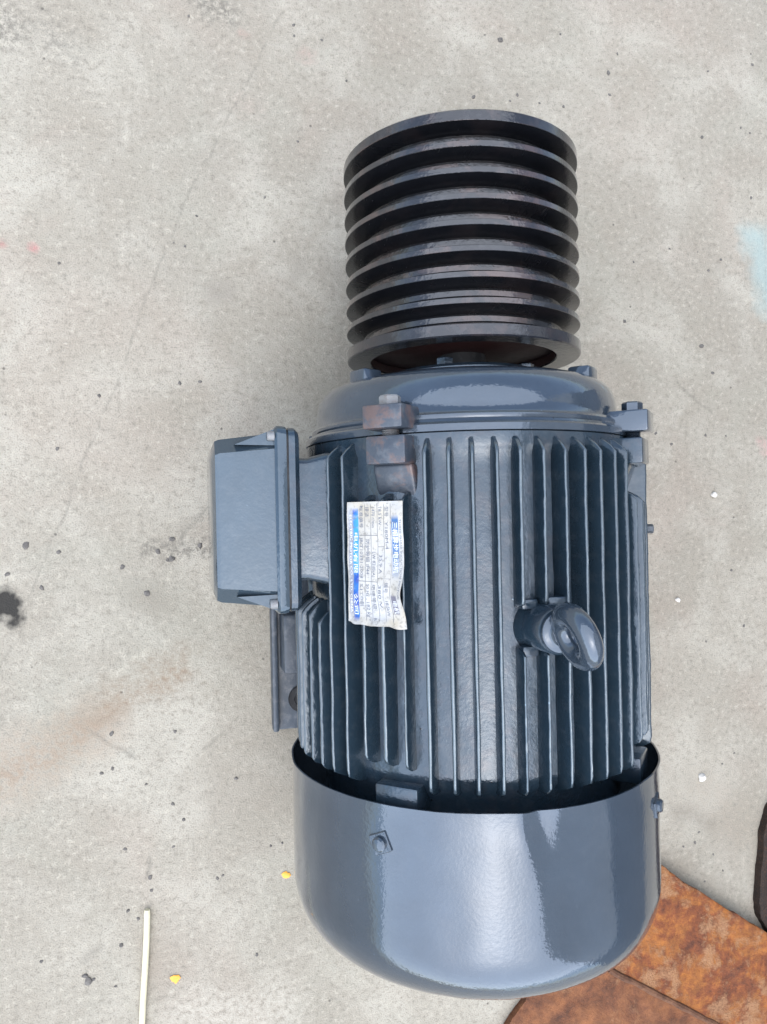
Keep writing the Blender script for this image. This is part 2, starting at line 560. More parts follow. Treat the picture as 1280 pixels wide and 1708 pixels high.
Y_TOP, Y_BOT = 0.060, -0.243
R_FLOOR, R_TIP = 0.1615, 0.1795
STEP = 6.4

# finned housing barrel
prof = [(0.120, Y_TOP + 0.006), (0.162, Y_TOP + 0.006), (0.1644, Y_TOP + 0.0055), (0.1644, Y_TOP - 0.004), (0.1630, Y_TOP - 0.008), (R_FLOOR, Y_TOP - 0.012)]
for i in range(1, 24):
    prof.append((R_FLOOR, Y_TOP - 0.012 + (Y_BOT + 0.01 - Y_TOP + 0.012) * i / 24))
prof += [(R_FLOOR, Y_BOT + 0.010), (0.150, Y_BOT - 0.004), (0.150, Y_BOT - 0.030), (0.05, Y_BOT - 0.034)]


def cast_wobble(r, y, a):
    n = noise.noise(Vector((math.sin(a) * 9, y * 40, math.cos(a) * 9)))
    n2 = noise.noise(Vector((math.sin(a) * 30, y * 90, math.cos(a) * 30)))
    return r + n * 0.0007 + n2 * 0.00035, y


V, F = lathe(prof, 224, fn=cast_wobble)
frame = mesh_obj('housing', V, F, M_cast, motor, sharp=45, loc=AX)


def fin_mesh(y0, y1, seed, top_cut=0.012, bot_cut=0.008, r_tip=R_TIP):
    rng = random.Random(seed)
    n = 48
    V, F = [], []
    base = R_FLOOR - 0.004
    off = rng.uniform(0, 50)
    thick = rng.uniform(0.85, 1.3)
    r_tip = r_tip + rng.uniform(-0.0010, 0.0006)
    for i in range(n + 1):
        t = i / n
        y = y0 + (y1 - y0) * t
        wob = noise.noise(Vector((off, y * 14, 0))) * 0.0008
        wid = 1 + 0.22 * noise.noise(Vector((off + 9, y * 35, 3))) + 0.25 * noise.noise(Vector((off + 4, y * 130, 8)))
        tip = r_tip + noise.noise(Vector((off, y * 22, 7))) * 0.0007 + noise.noise(Vector((off, y * 120, 2))) * 0.0004
        dtop, dbot = max(0.0, y0 - y), max(0.0, y - y1)
        if dtop < top_cut:
            tip = base + 0.008 + (tip - base - 0.008) * (dtop / top_cut) ** 0.8
        if dbot < bot_cut:
            k = dbot / bot_cut
            tip = base + 0.010 + (tip - base - 0.010) * (k ** 0.5)
        hb, ht = 0.0034 * thick, 0.0016 * wid * thick
        ring = [(-hb, base), (-hb * 0.75, base + 0.005), (-ht, tip - 0.0016), (-ht * 0.72, tip - 0.0005), (0, tip),
                (ht * 0.72, tip - 0.0005), (ht, tip - 0.0016), (hb * 0.75, base + 0.005), (hb, base)]
        V += [(x + wob * ((z - base) / 0.03), y, z) for x, z in ring]
    m9 = 9
    for i in range(n):
        for j in range(m9 - 1):
            F.append((i * m9 + j, i * m9 + j + 1, (i + 1) * m9 + j + 1, (i + 1) * m9 + j))
    F.append(tuple(range(m9)))
    F.append(tuple(range(n * m9 + m9 - 1, n * m9 - 1, -1)))
    return V, F


def fin_obj(y0, y1, seed, theta, **kw):
    V, F = fin_mesh(y0, y1, seed, **kw)
    o = mesh_obj('cooling_fin', V, F, M_fin, motor, sharp=50, loc=AX)
    o.data.materials.append(M_crest_glint)          # lighter colour imitates the sky's glint along the crest
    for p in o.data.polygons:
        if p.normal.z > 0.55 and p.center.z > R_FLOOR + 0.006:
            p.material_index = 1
    o.rotation_euler = (0, R(theta), 0)
    return o


full = [fin_obj(Y_TOP + 0.001, Y_BOT + 0.006, 100 + i, 0) for i in range(4)]
used = [False] * 4
rng = random.Random(3)
BOSS_Y = -0.098
for k in range(-21, 22):
    th = k * STEP + rng.uniform(-0.18, 0.18)
    if k in (-8, -7, -6, 6, 7, 8):
        yb = Y_BOT + (0.026 if abs(k) != 6 else 0.024)
        fin_obj(0.015 + rng.uniform(-0.002, 0.002), yb, 200 + k, th, top_cut=0.008)
        continue
    if k in (0, -1):
        fin_obj(Y_TOP + 0.001, BOSS_Y + 0.017, 300 + k, th, bot_cut=0.004)
        fin_obj(BOSS_Y - 0.017, Y_BOT + 0.006, 310 + k, th, top_cut=0.004)
        continue
    if -18 <= k <= -11:
        fin_obj(-0.082 - (0.006 if k == -11 else 0.0), Y_BOT + 0.006, 400 + k, th, top_cut=0.012)
        continue
    i = rng.randrange(4)
    if not used[i]:
        used[i] = True
        o = full[i]
    else:
        o = copy_of(full[i], motor)
    o.rotation_euler = (0, R(th), 0)
for i in range(4):
    if not used[i]:
        bpy.data.objects.remove(full[i], do_unlink=True)

# lugs for the end-shield bolts (pulley end and fan end)
for th in (-42.5, 47, 135, -135):
    rusty = th == -42.5
    mt = M_rusted if rusty else M_cast
    me = join_me('housing_lug', [box_me('a', -0.0185, 0.0185, 0.040, 0.064, 0.140, 0.1815, 0.0018),
                                 wedge_me(-0.0195, 0.0195, 0.010, 0.0412, 0.1590, 0.1700)])
    o = finish('housing_lug', me, mt, motor, True, 40, AX)
    o.rotation_euler = (0, R(th), 0)
    if rusty:
        o['label'] = 'rust stained bolt lug'
    me = box_me('fan_end_lug', -0.020, 0.020, Y_BOT - 0.012, Y_BOT + 0.012, 0.140, 0.1745, 0.002)
    o = finish('fan_end_lug', me, M_cast, motor, True, 40, AX)
    o.rotation_euler = (0, R(th), 0)
    # end-shield ear
    ear = box('shield_ear', -0.0185, 0.0185, 0.0695, 0.0895, 0.135, 0.1865, mt if rusty else M_smooth, motor, 0.0018, loc=AX)
    ear.rotation_euler = (0, R(th), 0)
    # bolt: threaded shank and hexagon head
    pr = [(0.0005, 0.056)]
    y = 0.056
    while y < 0.0735:
        pr += [(0.0078, y), (0.0066, y + 0.0008)]
        y += 0.0016
    pr += [(0.0078, y)]
    sh = shift(lathe(pr, 16), dz=0.170)
    hd = hexprism(0.0165, 0.0895, 0.0985, 0, 0.170, 0.0014, R(10))
    V = list(sh[0]) + list(hd[0])
    F = list(sh[1]) + [tuple(i + len(sh[0]) for i in f) for f in hd[1]]
    b = mesh_obj('bolt', V, F, M_steel if rusty else M_smooth, motor, sharp=25, loc=AX)
    b.rotation_euler = (0, R(th), 0)

# end shield (pulley end)
pr = [(0.163, 0.0662), (0.1650, 0.0668), (0.1650, 0.0725), (0.1632, 0.0745), (0.1590, 0.0754), (0.1580, 0.0775), (0.1588, 0.0790), (0.1584, 0.0815), (0.1560, 0.0832)]
pr += [(0.1545, 0.0850), (0.1541, 0.0930), (0.1534, 0.1000), (0.1520, 0.1070), (0.1496, 0.1130), (0.1456, 0.1186), (0.1398, 0.1230), (0.1320, 0.1258), (0.1220, 0.1272)]
pr += [(0.112, 0.1275), (0.095, 0.1280), (0.082, 0.1285), (0.078, 0.130)]
V, F = lathe(pr, 160, fn=lambda r, y, a: (r + noise.noise(Vector((math.sin(a) * 6, y * 30, math.cos(a) * 6))) * 0.0004, y))
mesh_obj('end_shield', V, F, M_smooth, motor, sharp=40, loc=AX)
pr = [(0.080, 0.128), (0.080, 0.137), (0.077, 0.140), (0.040, 0.1405), (0.028, 0.1405)]
V, F = lathe(pr, 96)
cap = mesh_obj('bearing_cap', V, F, M_cast, motor, sharp=40, loc=AX)
for th in (-30, 60, 150, 240):
    V, F = hexprism(0.015, 0.1400, 0.1475, 0, 0.066, 0.001, R(15))
    o = mesh_obj('cap_bolt', V, F, M_cast, cap, sharp=25)
    o.rotation_euler = (0, R(th - 6), 0)
for th in (-66, 40, 180):
    o = box('shield_boss', -0.012, 0.012, 0.110, 0.1335, 0.118, 0.140, M_smooth, motor, 0.003, loc=AX)
    o.rotation_euler = (0, R(th), 0)

# ------------------------------------------------------------------ shaft and belt pulley
V, F = lathe([(0.0, 0.12), (0.024, 0.12), (0.024, 0.345), (0.022, 0.348), (0.0, 0.348)], 48)
mesh_obj('shaft', V, F, M_dark, motor, loc=AX)
PY0, PY1, PR = 0.1550, 0.3565, 0.1205
e_top, e_bot, rim = 0.0098, 0.0108, 0.0050
g = (PY1 - PY0 - e_top - e_bot - 7 * rim) / 8
dp = 0.0185
gb = g - 2 * dp * math.tan(R(17))
pr = [(0.0960, PY0 + 0.001), (0.0970, PY0), (PR - 0.0012, PY0), (PR, PY0 + 0.0012)]
y = PY0 + e_bot
for i in range(8):
    s = (g - gb) / 2
    pr += [(PR, y - 0.0002), (PR - 0.0004, y + 0.0001)]
    for q in (0.25, 0.5, 0.75):
        pr.append((PR - dp * q, y + s * q))
    pr += [(PR - dp + 0.001, y + s - 0.0004), (PR - dp, y + s + 0.0010), (PR - dp, y + s + gb - 0.0010), (PR - dp + 0.001, y + s + gb + 0.0004)]
    for q in (0.75, 0.5, 0.25):
        pr.append((PR - dp * q, y + g - s * q))
    pr += [(PR - 0.0004, y + g - 0.0001), (PR, y + g + 0.0002)]
    y += g + rim
pr += [(PR, PY1 - 0.0012), (PR - 0.0012, PY1), (0.102, PY1), (0.101, PY1 - 0.001), (0.098, PY1 - 0.07), (0.097, PY0 + 0.036), (0.0955, PY0 + 0.02)]
V, F = lathe(pr, 176, closed=True)
pulley = mesh_obj('belt_pulley', V, F, M_pulley, motor, sharp=16, loc=AX)
pulley['label'] = 'black eight groove cast iron belt pulley'
pulley.data.materials.append(M_rim)
pulley.data.materials.append(M_land_glint)
for p in pulley.data.polygons:       # end flanges are a greyer, less freshly painted black
    c = p.center
    rr = math.hypot(c.x, c.z)
    if (rr > 0.0962 and c.y < PY0 + e_bot - 0.001) or (rr > 0.1015 and c.y > PY1 - e_top + 0.001):
        p.material_index = 1
    elif rr > PR - 0.0003 or rr < PR - dp + 0.0004 and rr > 0.1005:
        p.material_index = 2  # sky reflection put into the colour: lighter lands and groove floors
V, F = lathe([(0.0952, PY0 + 0.009), (0.075, PY0 + 0.008), (0.050, PY0 + 0.007), (0.046, PY0 + 0.006), (0.0242, PY0 + 0.006)], 96)
mesh_obj('pulley_web', V, F, M_primer, pulley, sharp=40)
V, F = lathe([(0.0958, PY0 + 0.0012), (0.0952, PY0 + 0.005), (0.0946, PY0 + 0.0096)], 96)
mesh_obj('pulley_inner_wall', V, F, M_primer, pulley, sharp=40)

# ------------------------------------------------------------------ fan cover
CR, CE, CRND = 0.1855, -0.4180, 0.056
pr_o = [(CR, Y_BOT)]
for i in range(1, 13):
    pr_o.append((CR, Y_BOT + (CE + CRND - Y_BOT) * i / 12))
for i in range(1, 15):
    a = R(90 * i / 14)
    pr_o.append((CR - CRND * 1.0 + CRND * math.cos(a), CE + CRND - CRND * math.sin(a)))
for r in (0.12, 0.10, 0.08):
    pr_o.append((r, CE - 0.001))
T = 0.0016
pr_i = [(r - T if i < 14 else r - T * 0.7, y + (T * 0.9 if i > 14 else 0)) for i, (r, y) in enumerate(pr_o)]
pr = pr_o + pr_i[::-1]


def dent(r, y, a):
    th = math.degrees(a)
    if th > 180:
        th -= 360
    d = Y_BOT - y                       # distance from the rim
    k = math.exp(-(d / 0.034) ** 2)
    x = th + 8.0 - d * 70
    out = -0.0015 * math.exp(-((x - 3.2) / 3.0) ** 2) * k + 0.0013 * math.exp(-((x + 2.2) / 2.4) ** 2) * k
    out += -0.0016 * math.exp(-((x - 8) / 9.0) ** 2) * math.exp(-((d - 0.06) / 0.06) ** 2)
    wv = noise.noise(Vector((math.sin(a) * 2.6, y * 9, math.cos(a) * 2.6))) * 0.0011
    wv += noise.noise(Vector((math.sin(a) * 7, y * 22, math.cos(a) * 7))) * 0.00050
    fl = 0.0010 * math.exp(-(d / 0.004) ** 2)
    return r + (out + wv + fl) * min(1, r / 0.15), y - 0.0010 * math.exp(-((x - 1) / 2.0) ** 2) * math.exp(-(d / 0.01) ** 2)


V, F = lathe(pr, 300, closed=True, fn=dent)
cover = mesh_obj('fan_cover', V, F, M_smooth, motor, sharp=60, loc=AX)
cover['label'] = 'smooth rounded sheet metal fan cover with a small dent at its rim'
for th in (-45.5, 45, 135, -135):
    # slotted screw on a square washer, axis along +Z before rotation
    wv = box_me('w', -0.0085, 0.0085, -0.0085, 0.0085, CR - 0.001, CR + 0.0016, 0.0006, 1)
    V1, F1 = lathe([(0.0, CR + 0.0016), (0.0062, CR + 0.0016), (0.0062, CR + 0.0040), (0.0048, CR + 0.0055), (0.0012, CR + 0.0060), (0.0, CR + 0.0060)], 20, axis='Z')
    me1 = bpy.data.meshes.new('h'); me1.from_pydata(V1, [], F1)
    me2 = box_me('s', -0.0075, 0.0075, -0.0010, 0.0010, CR + 0.0030, CR + 0.0064, 0.0002, 1)
    me = join_me('cover_screw', [wv, me1])
    o = finish('cover_screw', me, M_smooth, cover, True, 30)
    o.location = (0, 0, 0)
    q = Matrix.Rotation(R(th), 4, 'Y') @ Matrix.Translation((0, -0.276, 0)) @ Matrix.Rotation(R(24), 4, 'Z')
    o.matrix_local = q
    bpy.data.meshes.remove(me2)

# ------------------------------------------------------------------ lifting eyebolt on its boss
bz = 0.1950
pr = [(0.027, 0.150), (0.0240, 0.1615), (0.0210, 0.165), (0.0198, 0.170), (0.0192, bz - 0.0015), (0.0180, bz), (0.0, bz)]
V, F = lathe(pr, 48, axis='Z')
boss = mesh_obj('eyebolt_boss', V, F, M_cast, motor, sharp=40, loc=(0.002, BOSS_Y, H))
for x0, x1, y0, y1, zt in ((0.000, 0.0195, 0.0165, 0.0255, 0.1765), (-0.021, -0.006, 0.0150, 0.0240, 0.1715), (-0.021, -0.006, -0.0240, -0.0150, 0.1715)):
    finish('boss_web', box_me('g', x0, x1, y0, y1, 0.150, zt, 0.0025, 2), M_cast, boss, True, 40)
eye = bpy.data.objects.new('lifting_eye', None)
V, F = [], []
NU, NV, RM, RN = 48, 20, 0.0180, 0.0098
cz = 0.2215
for i in range(NU):
    u = 2 * math.pi * i / NU
    for j in range(NV):
        v = 2 * math.pi * j / NV
        rr = RM + RN * math.cos(v)
        V.append((RN * 0.92 * math.sin(v), rr * math.sin(u), cz + rr * math.cos(u)))
for i in range(NU):
    for j in range(NV):
        F.append((i * NV + j, ((i + 1) % NU) * NV + j, ((i + 1) % NU) * NV + (j + 1) % NV, i * NV + (j + 1) % NV))
bpy.data.objects.remove(eye)
c = lathe([(0.0, bz + 0.0002), (0.0160, bz + 0.0002), (0.0166, bz + 0.0012), (0.0166, bz + 0.0030), (0.0150, bz + 0.0042), (0.0125, bz + 0.0046), (0.0110, bz + 0.0060), (0.0100, bz + 0.008), (0.0, bz + 0.009)], 36, axis='Z')
F += [tuple(i + len(V) for i in f) for f in c[1]]
V += c[0]
eye = mesh_obj('lifting_eye', V, F, M_smooth, motor, sharp=50, loc=(0.002, BOSS_Y, H))
eye.rotation_euler = (0, 0, R(20))
eye['label'] = 'glossy painted lifting eye ring'

# ------------------------------------------------------------------ terminal box (on the left side)
BY = -0.0050
lid_secs = [(-0.2065, rrect(0.0775, 0.0790, 0.015, BY, n=2)), (-0.2545, rrect(0.0715, 0.0765, 0.013, BY, n=2)), (-0.2585, rrect(0.0700, 0.0750, 0.013, BY, n=2)), (-0.2610, rrect(0.0640, 0.0705, 0.012, BY, n=2))]
V, F = loft_x(lid_secs)
tbox = mesh_obj('terminal_box', V, F, M_box, motor, sharp=30, loc=AX)
tbox['label'] = 'blue grey terminal box with slanting lid'
V, F = loft_x([(-0.1975, rrect(0.0822, 0.0822, 0.008, BY)), (-0.2010, rrect(0.0830, 0.0830, 0.009, BY)), (-0.2055, rrect(0.0830, 0.0830, 0.009, BY)), (-0.2078, rrect(0.0812, 0.0812, 0.008, BY))])
mesh_obj('lid_flange', V, F, M_box, tbox, sharp=28)
V, F = loft_x([(-0.1950, rrect(0.0800, 0.0800, 0.008, BY)), (-0.1980, rrect(0.0800, 0.0800, 0.008, BY))])
mesh_obj('gasket', V, F, M_dark, tbox, sharp=28)
V, F = loft_x([(-0.1860, rrect(0.0780, 0.0780, 0.010, BY)), (-0.1900, rrect(0.0815, 0.0815, 0.010, BY)), (-0.1955, rrect(0.0815, 0.0815, 0.010, BY))])
mesh_obj('base_flange', V, F, M_cast, tbox, sharp=28)
V, F = loft_x([(-0.120, rrect(0.062, 0.070, 0.008, BY)), (-0.160, rrect(0.060, 0.068, 0.008, BY)), (-0.176, rrect(0.056, 0.063, 0.008, BY)), (-0.188, rrect(0.056, 0.063, 0.008, BY))])
mesh_obj('box_neck', V, F, M_cast, tbox, sharp=28)
for sy in (-1, 1):
    for sz in (-1, 1):
        # triangular web running up the lid to the screw corner
        y0, y1 = BY + sy * 0.0655, BY + sy * 0.0800
        zc = sz * 0.0675
        tri = [(-0.2070, y0, zc), (-0.2070, y1, zc), (-0.2420, BY + sy * 0.0660, zc)]
        V = [(x, y, zc - 0.009) for x, y, z in tri] + [(x, y, zc + 0.009) for x, y, z in tri]
        mesh_obj('lid_web', V, [(0, 1, 2), (3, 4, 5), (0, 1, 4, 3), (1, 2, 5, 4), (2, 0, 3, 5)], M_box, tbox, smooth=False)
        V, F = lathe([(0.0, 0.0), (0.0042, 0.0), (0.0042, 0.0050), (0.0034, 0.0062), (0.0, 0.0062)], 16)
        V = [(-0.2078 - y, BY + sy * 0.0735 + x, sz * 0.0785 + z) for x, y, z in V]
        mesh_obj('lid_screw', V, F, M_steel, tbox, sharp=30)

# ------------------------------------------------------------------ feet
for sx in (-1, 1):
    ms = []

    def fb(x0, x1, *a, **k):
        ms.append(box_me('f', min(sx * x0, sx * x1), max(sx * x0, sx * x1), *a, **k))
    fb(0.095, 0.1860, -0.263, 0.050, -0.195, -0.176, bev=0.004)
    fb(0.1795, 0.1868, -0.262, 0.049, -0.180, -0.166, bev=0.002)
    fb(0.130, 0.176, -0.188, -0.118, -0.178, -0.140, bev=0.004)
    fb(0.118, 0.134, -0.260, 0.046, -0.182, -0.085, bev=0.003)
    fb(0.130, 0.176, -0.040, 0.000, -0.178, -0.140, bev=0.004)
    o = finish('foot', join_me('foot', ms), M_foot, motor, True, 40, AX)
    for y in (-0.226, 0.015):
        V, F = lathe([(0.0, -0.1745), (0.009, -0.1745), (0.010, -0.1735), (0.016, -0.1735), (0.017, -0.1750), (0.017, -0.179)], 28, axis='Z')
        V = [(sx * 0.150 + a, y + b, z) for a, b, z in V]
        mesh_obj('foot_hole_pad', V, F, M_dark, o, sharp=30)
# earthing screw on the far side
V, F = hexprism(0.008, 0.1720, 0.1860, 0, 0, 0.001)
V = [(x, -0.022 + z, y) for x, y, z in V]
o = mesh_obj('earth_screw', V, F, M_foot, motor, sharp=25, loc=AX)
o.rotation_euler = (0, R(60.5), 0)

# ------------------------------------------------------------------ nameplate
def plate_material():
    mt, nt, p = new_mat('nameplate_print')
    uv = nt.nodes.new('ShaderNodeUVMap'); uv.uv_map = 'UVMap'
    sx = nt.nodes.new('ShaderNodeSeparateXYZ')
    L(nt, uv.outputs[0], sx.inputs[0])
    u, v = sx.outputs[0], sx.outputs[1]
    tc = nt.nodes.new('ShaderNodeTexCoord').outputs['Object']
    n1 = noise_n(nt, tc, 70, 5, 0.6).outputs['Fac']
    n2 = noise_n(nt, tc, 300, 4, 0.65).outputs['Fac']
    n3 = noise_n(nt, tc, 32, 3, 0.5).outputs['Fac']

    def band(x, a, b, soft=0.012):
        m1 = nt.nodes.new('ShaderNodeMapRange'); m1.inputs[1].default_value = a - soft; m1.inputs[2].default_value = a + soft
        m2 = nt.nodes.new('ShaderNodeMapRange'); m2.inputs[1].default_value = b - soft; m2.inputs[2].default_value = b + soft
        m2.inputs[3].default_value = 1.0; m2.inputs[4].default_value = 0.0
        L(nt, x, m1.inputs[0]); L(nt, x, m2.inputs[0])
        return math_n(nt, 'MULTIPLY', m1.outputs[0], m2.outputs[0])
    col = mix(nt, ramp(nt, n1, [(0.35, 0.0), (0.65, 1.0)]), (0.60, 0.62, 0.66), (0.78, 0.79, 0.80))
    yel = math_n(nt, 'MULTIPLY', ramp(nt, n3, [(0.38, 0.05), (0.60, 0.85)]), ramp(nt, u, [(0.0, 0.9), (0.22, 0.3), (0.6, 0.35), (1.0, 1.0)]))
    col = mix(nt, yel, col, (0.66, 0.57, 0.40))
    # ruled lines
    ln = None
    for a in (0.345, 0.455, 0.570, 0.680, 0.795):
        b = band(v, a - 0.0045, a + 0.0045, 0.003)
        ln = b if ln is None else math_n(nt, 'MAXIMUM', ln, b)
    for (a, v0, v1) in ((0.64, 0.22, 0.57), (0.27, 0.22, 0.57), (0.61, 0.57, 0.79), (0.36, 0.57, 0.68)):
        ln = math_n(nt, 'MAXIMUM', ln, math_n(nt, 'MULTIPLY', band(u, a - 0.0025, a + 0.0025, 0.0015), band(v, v0, v1, 0.002)))
    ln = math_n(nt, 'MULTIPLY', ln, math_n(nt, 'MULTIPLY', band(u, 0.02, 0.96, 0.01), ramp(nt, n1, [(0.3, 0.3), (0.5, 0.85)])))
    col = mix(nt, ln, col, (0.10, 0.12, 0.17))
    wear = ramp(nt, n1, [(0.52, 1.0), (0.66, 0.35)])
    blue = mix(nt, ramp(nt, n3, [(0.42, 0.0), (0.60, 1.0)]), (0.03, 0.12, 0.60), (0.07, 0.44, 0.92))
    b1 = math_n(nt, 'MULTIPLY', band(v, 0.115, 0.222, 0.008), band(u, 0.06, 0.955, 0.02))
    b1 = math_n(nt, 'MULTIPLY', b1, wear)
    col = mix(nt, b1, col, blue)
    b3 = math_n(nt, 'MULTIPLY', band(v, 0.035, 0.120, 0.010), band(u, 0.07, 0.93, 0.03))
    col = mix(nt, math_n(nt, 'MULTIPLY', b3, 0.55), col, (0.22, 0.27, 0.48))
    b2 = math_n(nt, 'MULTIPLY', band(v, 0.812, 0.925, 0.006), band(u, 0.125, 0.60, 0.02))
    b2 = math_n(nt, 'MULTIPLY', b2, ramp(nt, u, [(0.35, 1.0), (0.60, 0.25)]))
    col = mix(nt, math_n(nt, 'MULTIPLY', b2, wear), col, (0.07, 0.20, 0.48))
    b4 = math_n(nt, 'MULTIPLY', band(v, 0.812, 0.915, 0.006), band(u, 0.74, 0.885, 0.008))
    col = mix(nt, math_n(nt, 'MULTIPLY', b4, 0.85), col, (0.17, 0.17, 0.26))
    dirt = ramp(nt, n2, [(0.34, 0.55), (0.47, 0.0)])
    col = mix(nt, dirt, col, (0.22, 0.21, 0.20))
    col = mix(nt, 1.0, col, (0.64, 0.64, 0.625), 'MULTIPLY')
    L(nt, col, p.inputs['Base Color'])
    p.inputs['Roughness'].default_value = 0.42
    p.inputs['Metallic'].default_value = 0.15
    L(nt, bump(nt, n1, 0.25, 0.0012), p.inputs['Normal'])
    return mt


PL_T, PL_Y0, PL_Y1, PL_HALF = -46.4, 0.0090, -0.0955, 8.8


def plate_pt(u, v, lift=0.0):
    """u along the text (0..1, pulley to fan), v up the text (0 box side .. 1 eyebolt side)"""
    y = PL_Y0 + (PL_Y1 - PL_Y0) * u
    edge_r = 0.010 * noise.noise(Vector((u * 7.0, 3.1, 0))) - 0.05 * math.exp(-((u - 0.72) / 0.10) ** 2) + 0.030 * max(0, (u - 0.80) / 0.2) ** 1.2
    edge_l = -0.02 * u + 0.008 * noise.noise(Vector((u * 8, 9.4, 0)))
    v2 = edge_l + v * (1 + edge_r - edge_l)
    y += (0.0020 * noise.noise(Vector((v * 6, 1.7, 0))) + 0.0012) * max(0, (u - 0.9) / 0.1) - 0.002 * v * u
    th = R(PL_T + (v2 * 2 - 1) * PL_HALF)
    r = R_TIP + 0.0011
    r += 0.0012 * noise.noise(Vector((u * 4, v * 3, 5))) + 0.0004
    r += 0.0030 * max(0, v - 0.82) / 0.18 * (0.35 + math.exp(-((u - 0.74) / 0.14) ** 2))
    r += 0.0030 * max(0, u - 0.93) / 0.07 * (0.4 + noise.noise(Vector((v * 7, 0.3, 2))))
    r = max(r, R_TIP + 0.0004) + lift
    return Vector((r * math.sin(th), y, r * math.cos(th)))


NU, NV = 60, 26
V, F, UVS = [], [], []
for lay in (0.0007, 0.0):
    for i in range(NU + 1):
        for j in range(NV + 1):
            V.append(plate_pt(i / NU, j / NV, lay))
n1 = (NU + 1) * (NV + 1)
for i in range(NU):
    for j in range(NV):
        a = i * (NV + 1) + j
        q = (a, a + 1, a + NV + 2, a + NV + 1)
        F.append(q)
        F.append(tuple(n1 + t for t in q[::-1]))
per = [i * (NV + 1) for i in range(NU + 1)] + [NU * (NV + 1) + j for j in range(1, NV + 1)] + [i * (NV + 1) + NV for i in range(NU - 1, -1, -1)] + [j for j in range(NV - 1, 0, -1)]
for a, b in zip(per, per[1:] + per[:1]):
    F.append((a, b, b + n1, a + n1))
me = bpy.data.meshes.new('nameplate')
me.from_pydata([tuple(v) for v in V], [], F)
uvl = me.uv_layers.new(name='UVMap')
for lp in me.loops:
    k = lp.vertex_index % n1
    uvl.data[lp.index].uv = ((k // (NV + 1)) / NU, (k % (NV + 1)) / NV)
bm = bmesh.new(); bm.from_mesh(me); bmesh.ops.recalc_face_normals(bm, faces=bm.faces); bm.to_mesh(me); bm.free()
plate = finish('nameplate', me, plate_material(), motor, True, 50, AX)
plate['label'] = 'worn white and blue printed rating plate'
M_ink = simple('ink_dark', (0.13, 0.15, 0.20), 0.6, 0.2)
M_inkw = simple('ink_white', (0.72, 0.76, 0.80), 0.6, 0.1)


def letters(txt, u0, v0, hgt, mat, width=None):
    """text on the plate: u0,v0 lower-left start, hgt in v units"""
    cu = bpy.data.curves.new('t', 'FONT')
    cu.body = txt
    cu.size = 1.0
    cu.resolution_u = 2
    ob = bpy.data.objects.new('t', cu)
    COL.objects.link(ob)
    bpy.context.view_layer.update()
    dg = bpy.context.evaluated_depsgraph_get()
    me = bpy.data.meshes.new_from_object(ob.evaluated_get(dg))
    bpy.data.objects.remove(ob)
    bpy.data.curves.remove(cu)
    if len(me.vertices) == 0:
        return
    PW, PH = 0.1045, 0.0590
    s = hgt * PH                        # metres per unit
    xs = [v.co.x for v in me.vertices]
    sx = s if width is None else width * PW / max(1e-6, max(xs) - min(xs))
    for v in me.vertices:
        uu = u0 + (v.co.x * sx) / PW
        vv = v0 + (v.co.y * s) / PH
        v.co = plate_pt(uu, vv, 0.00085)
    o = finish('lettering', me, mat, plate, False)
    return o


letters('三相异步电动机', 0.16, 0.835, 0.095, M_inkw, 0.40)
letters('THREE-PHASE INDUCTION MOTOR', 0.14, 0.942, 0.046, M_ink, 0.62)
letters('电机', 0.775, 0.835, 0.095, M_inkw)
rows = [(0.700, [('型号', 0.04, None), ('Y180M-4', 0.16, 0.22), ('编号', 0.64, None), ('18.5kW', 0.78, 0.12)]),
        (0.590, [('18.5 kW', 0.04, 0.14), ('35.9 A', 0.42, 0.15), ('380 V', 0.66, 0.18)]),
        (0.475, [('1470 r/min', 0.04, 0.16), ('LW 82dB(A)', 0.40, 0.20), ('绝缘等级', 0.66, 0.20), ('B', 0.93, None)]),
        (0.365, [('接法', 0.04, None), ('防护等级 IP44', 0.30, 0.28), ('50 Hz', 0.66, 0.10), ('182 kg', 0.80, 0.12)]),
        (0.250, [('标准编号', 0.03, 0.18), ('JB/T10391-2008', 0.29, 0.33), ('S1', 0.66, 0.05), ('工作制', 0.72, 0.12)])]
for v0, items in rows:
    for t, u0, wd in items:
        letters(t, u0, v0, 0.075, M_ink, wd)
letters('电机有限', 0.24, 0.135, 0.085, M_inkw, 0.33)
letters('公司', 0.74, 0.135, 0.085, M_inkw, 0.17)
letters('ELECTRIC MOTOR CO., LTD. CHINA', 0.10, 0.055, 0.060, M_inkw, 0.80)

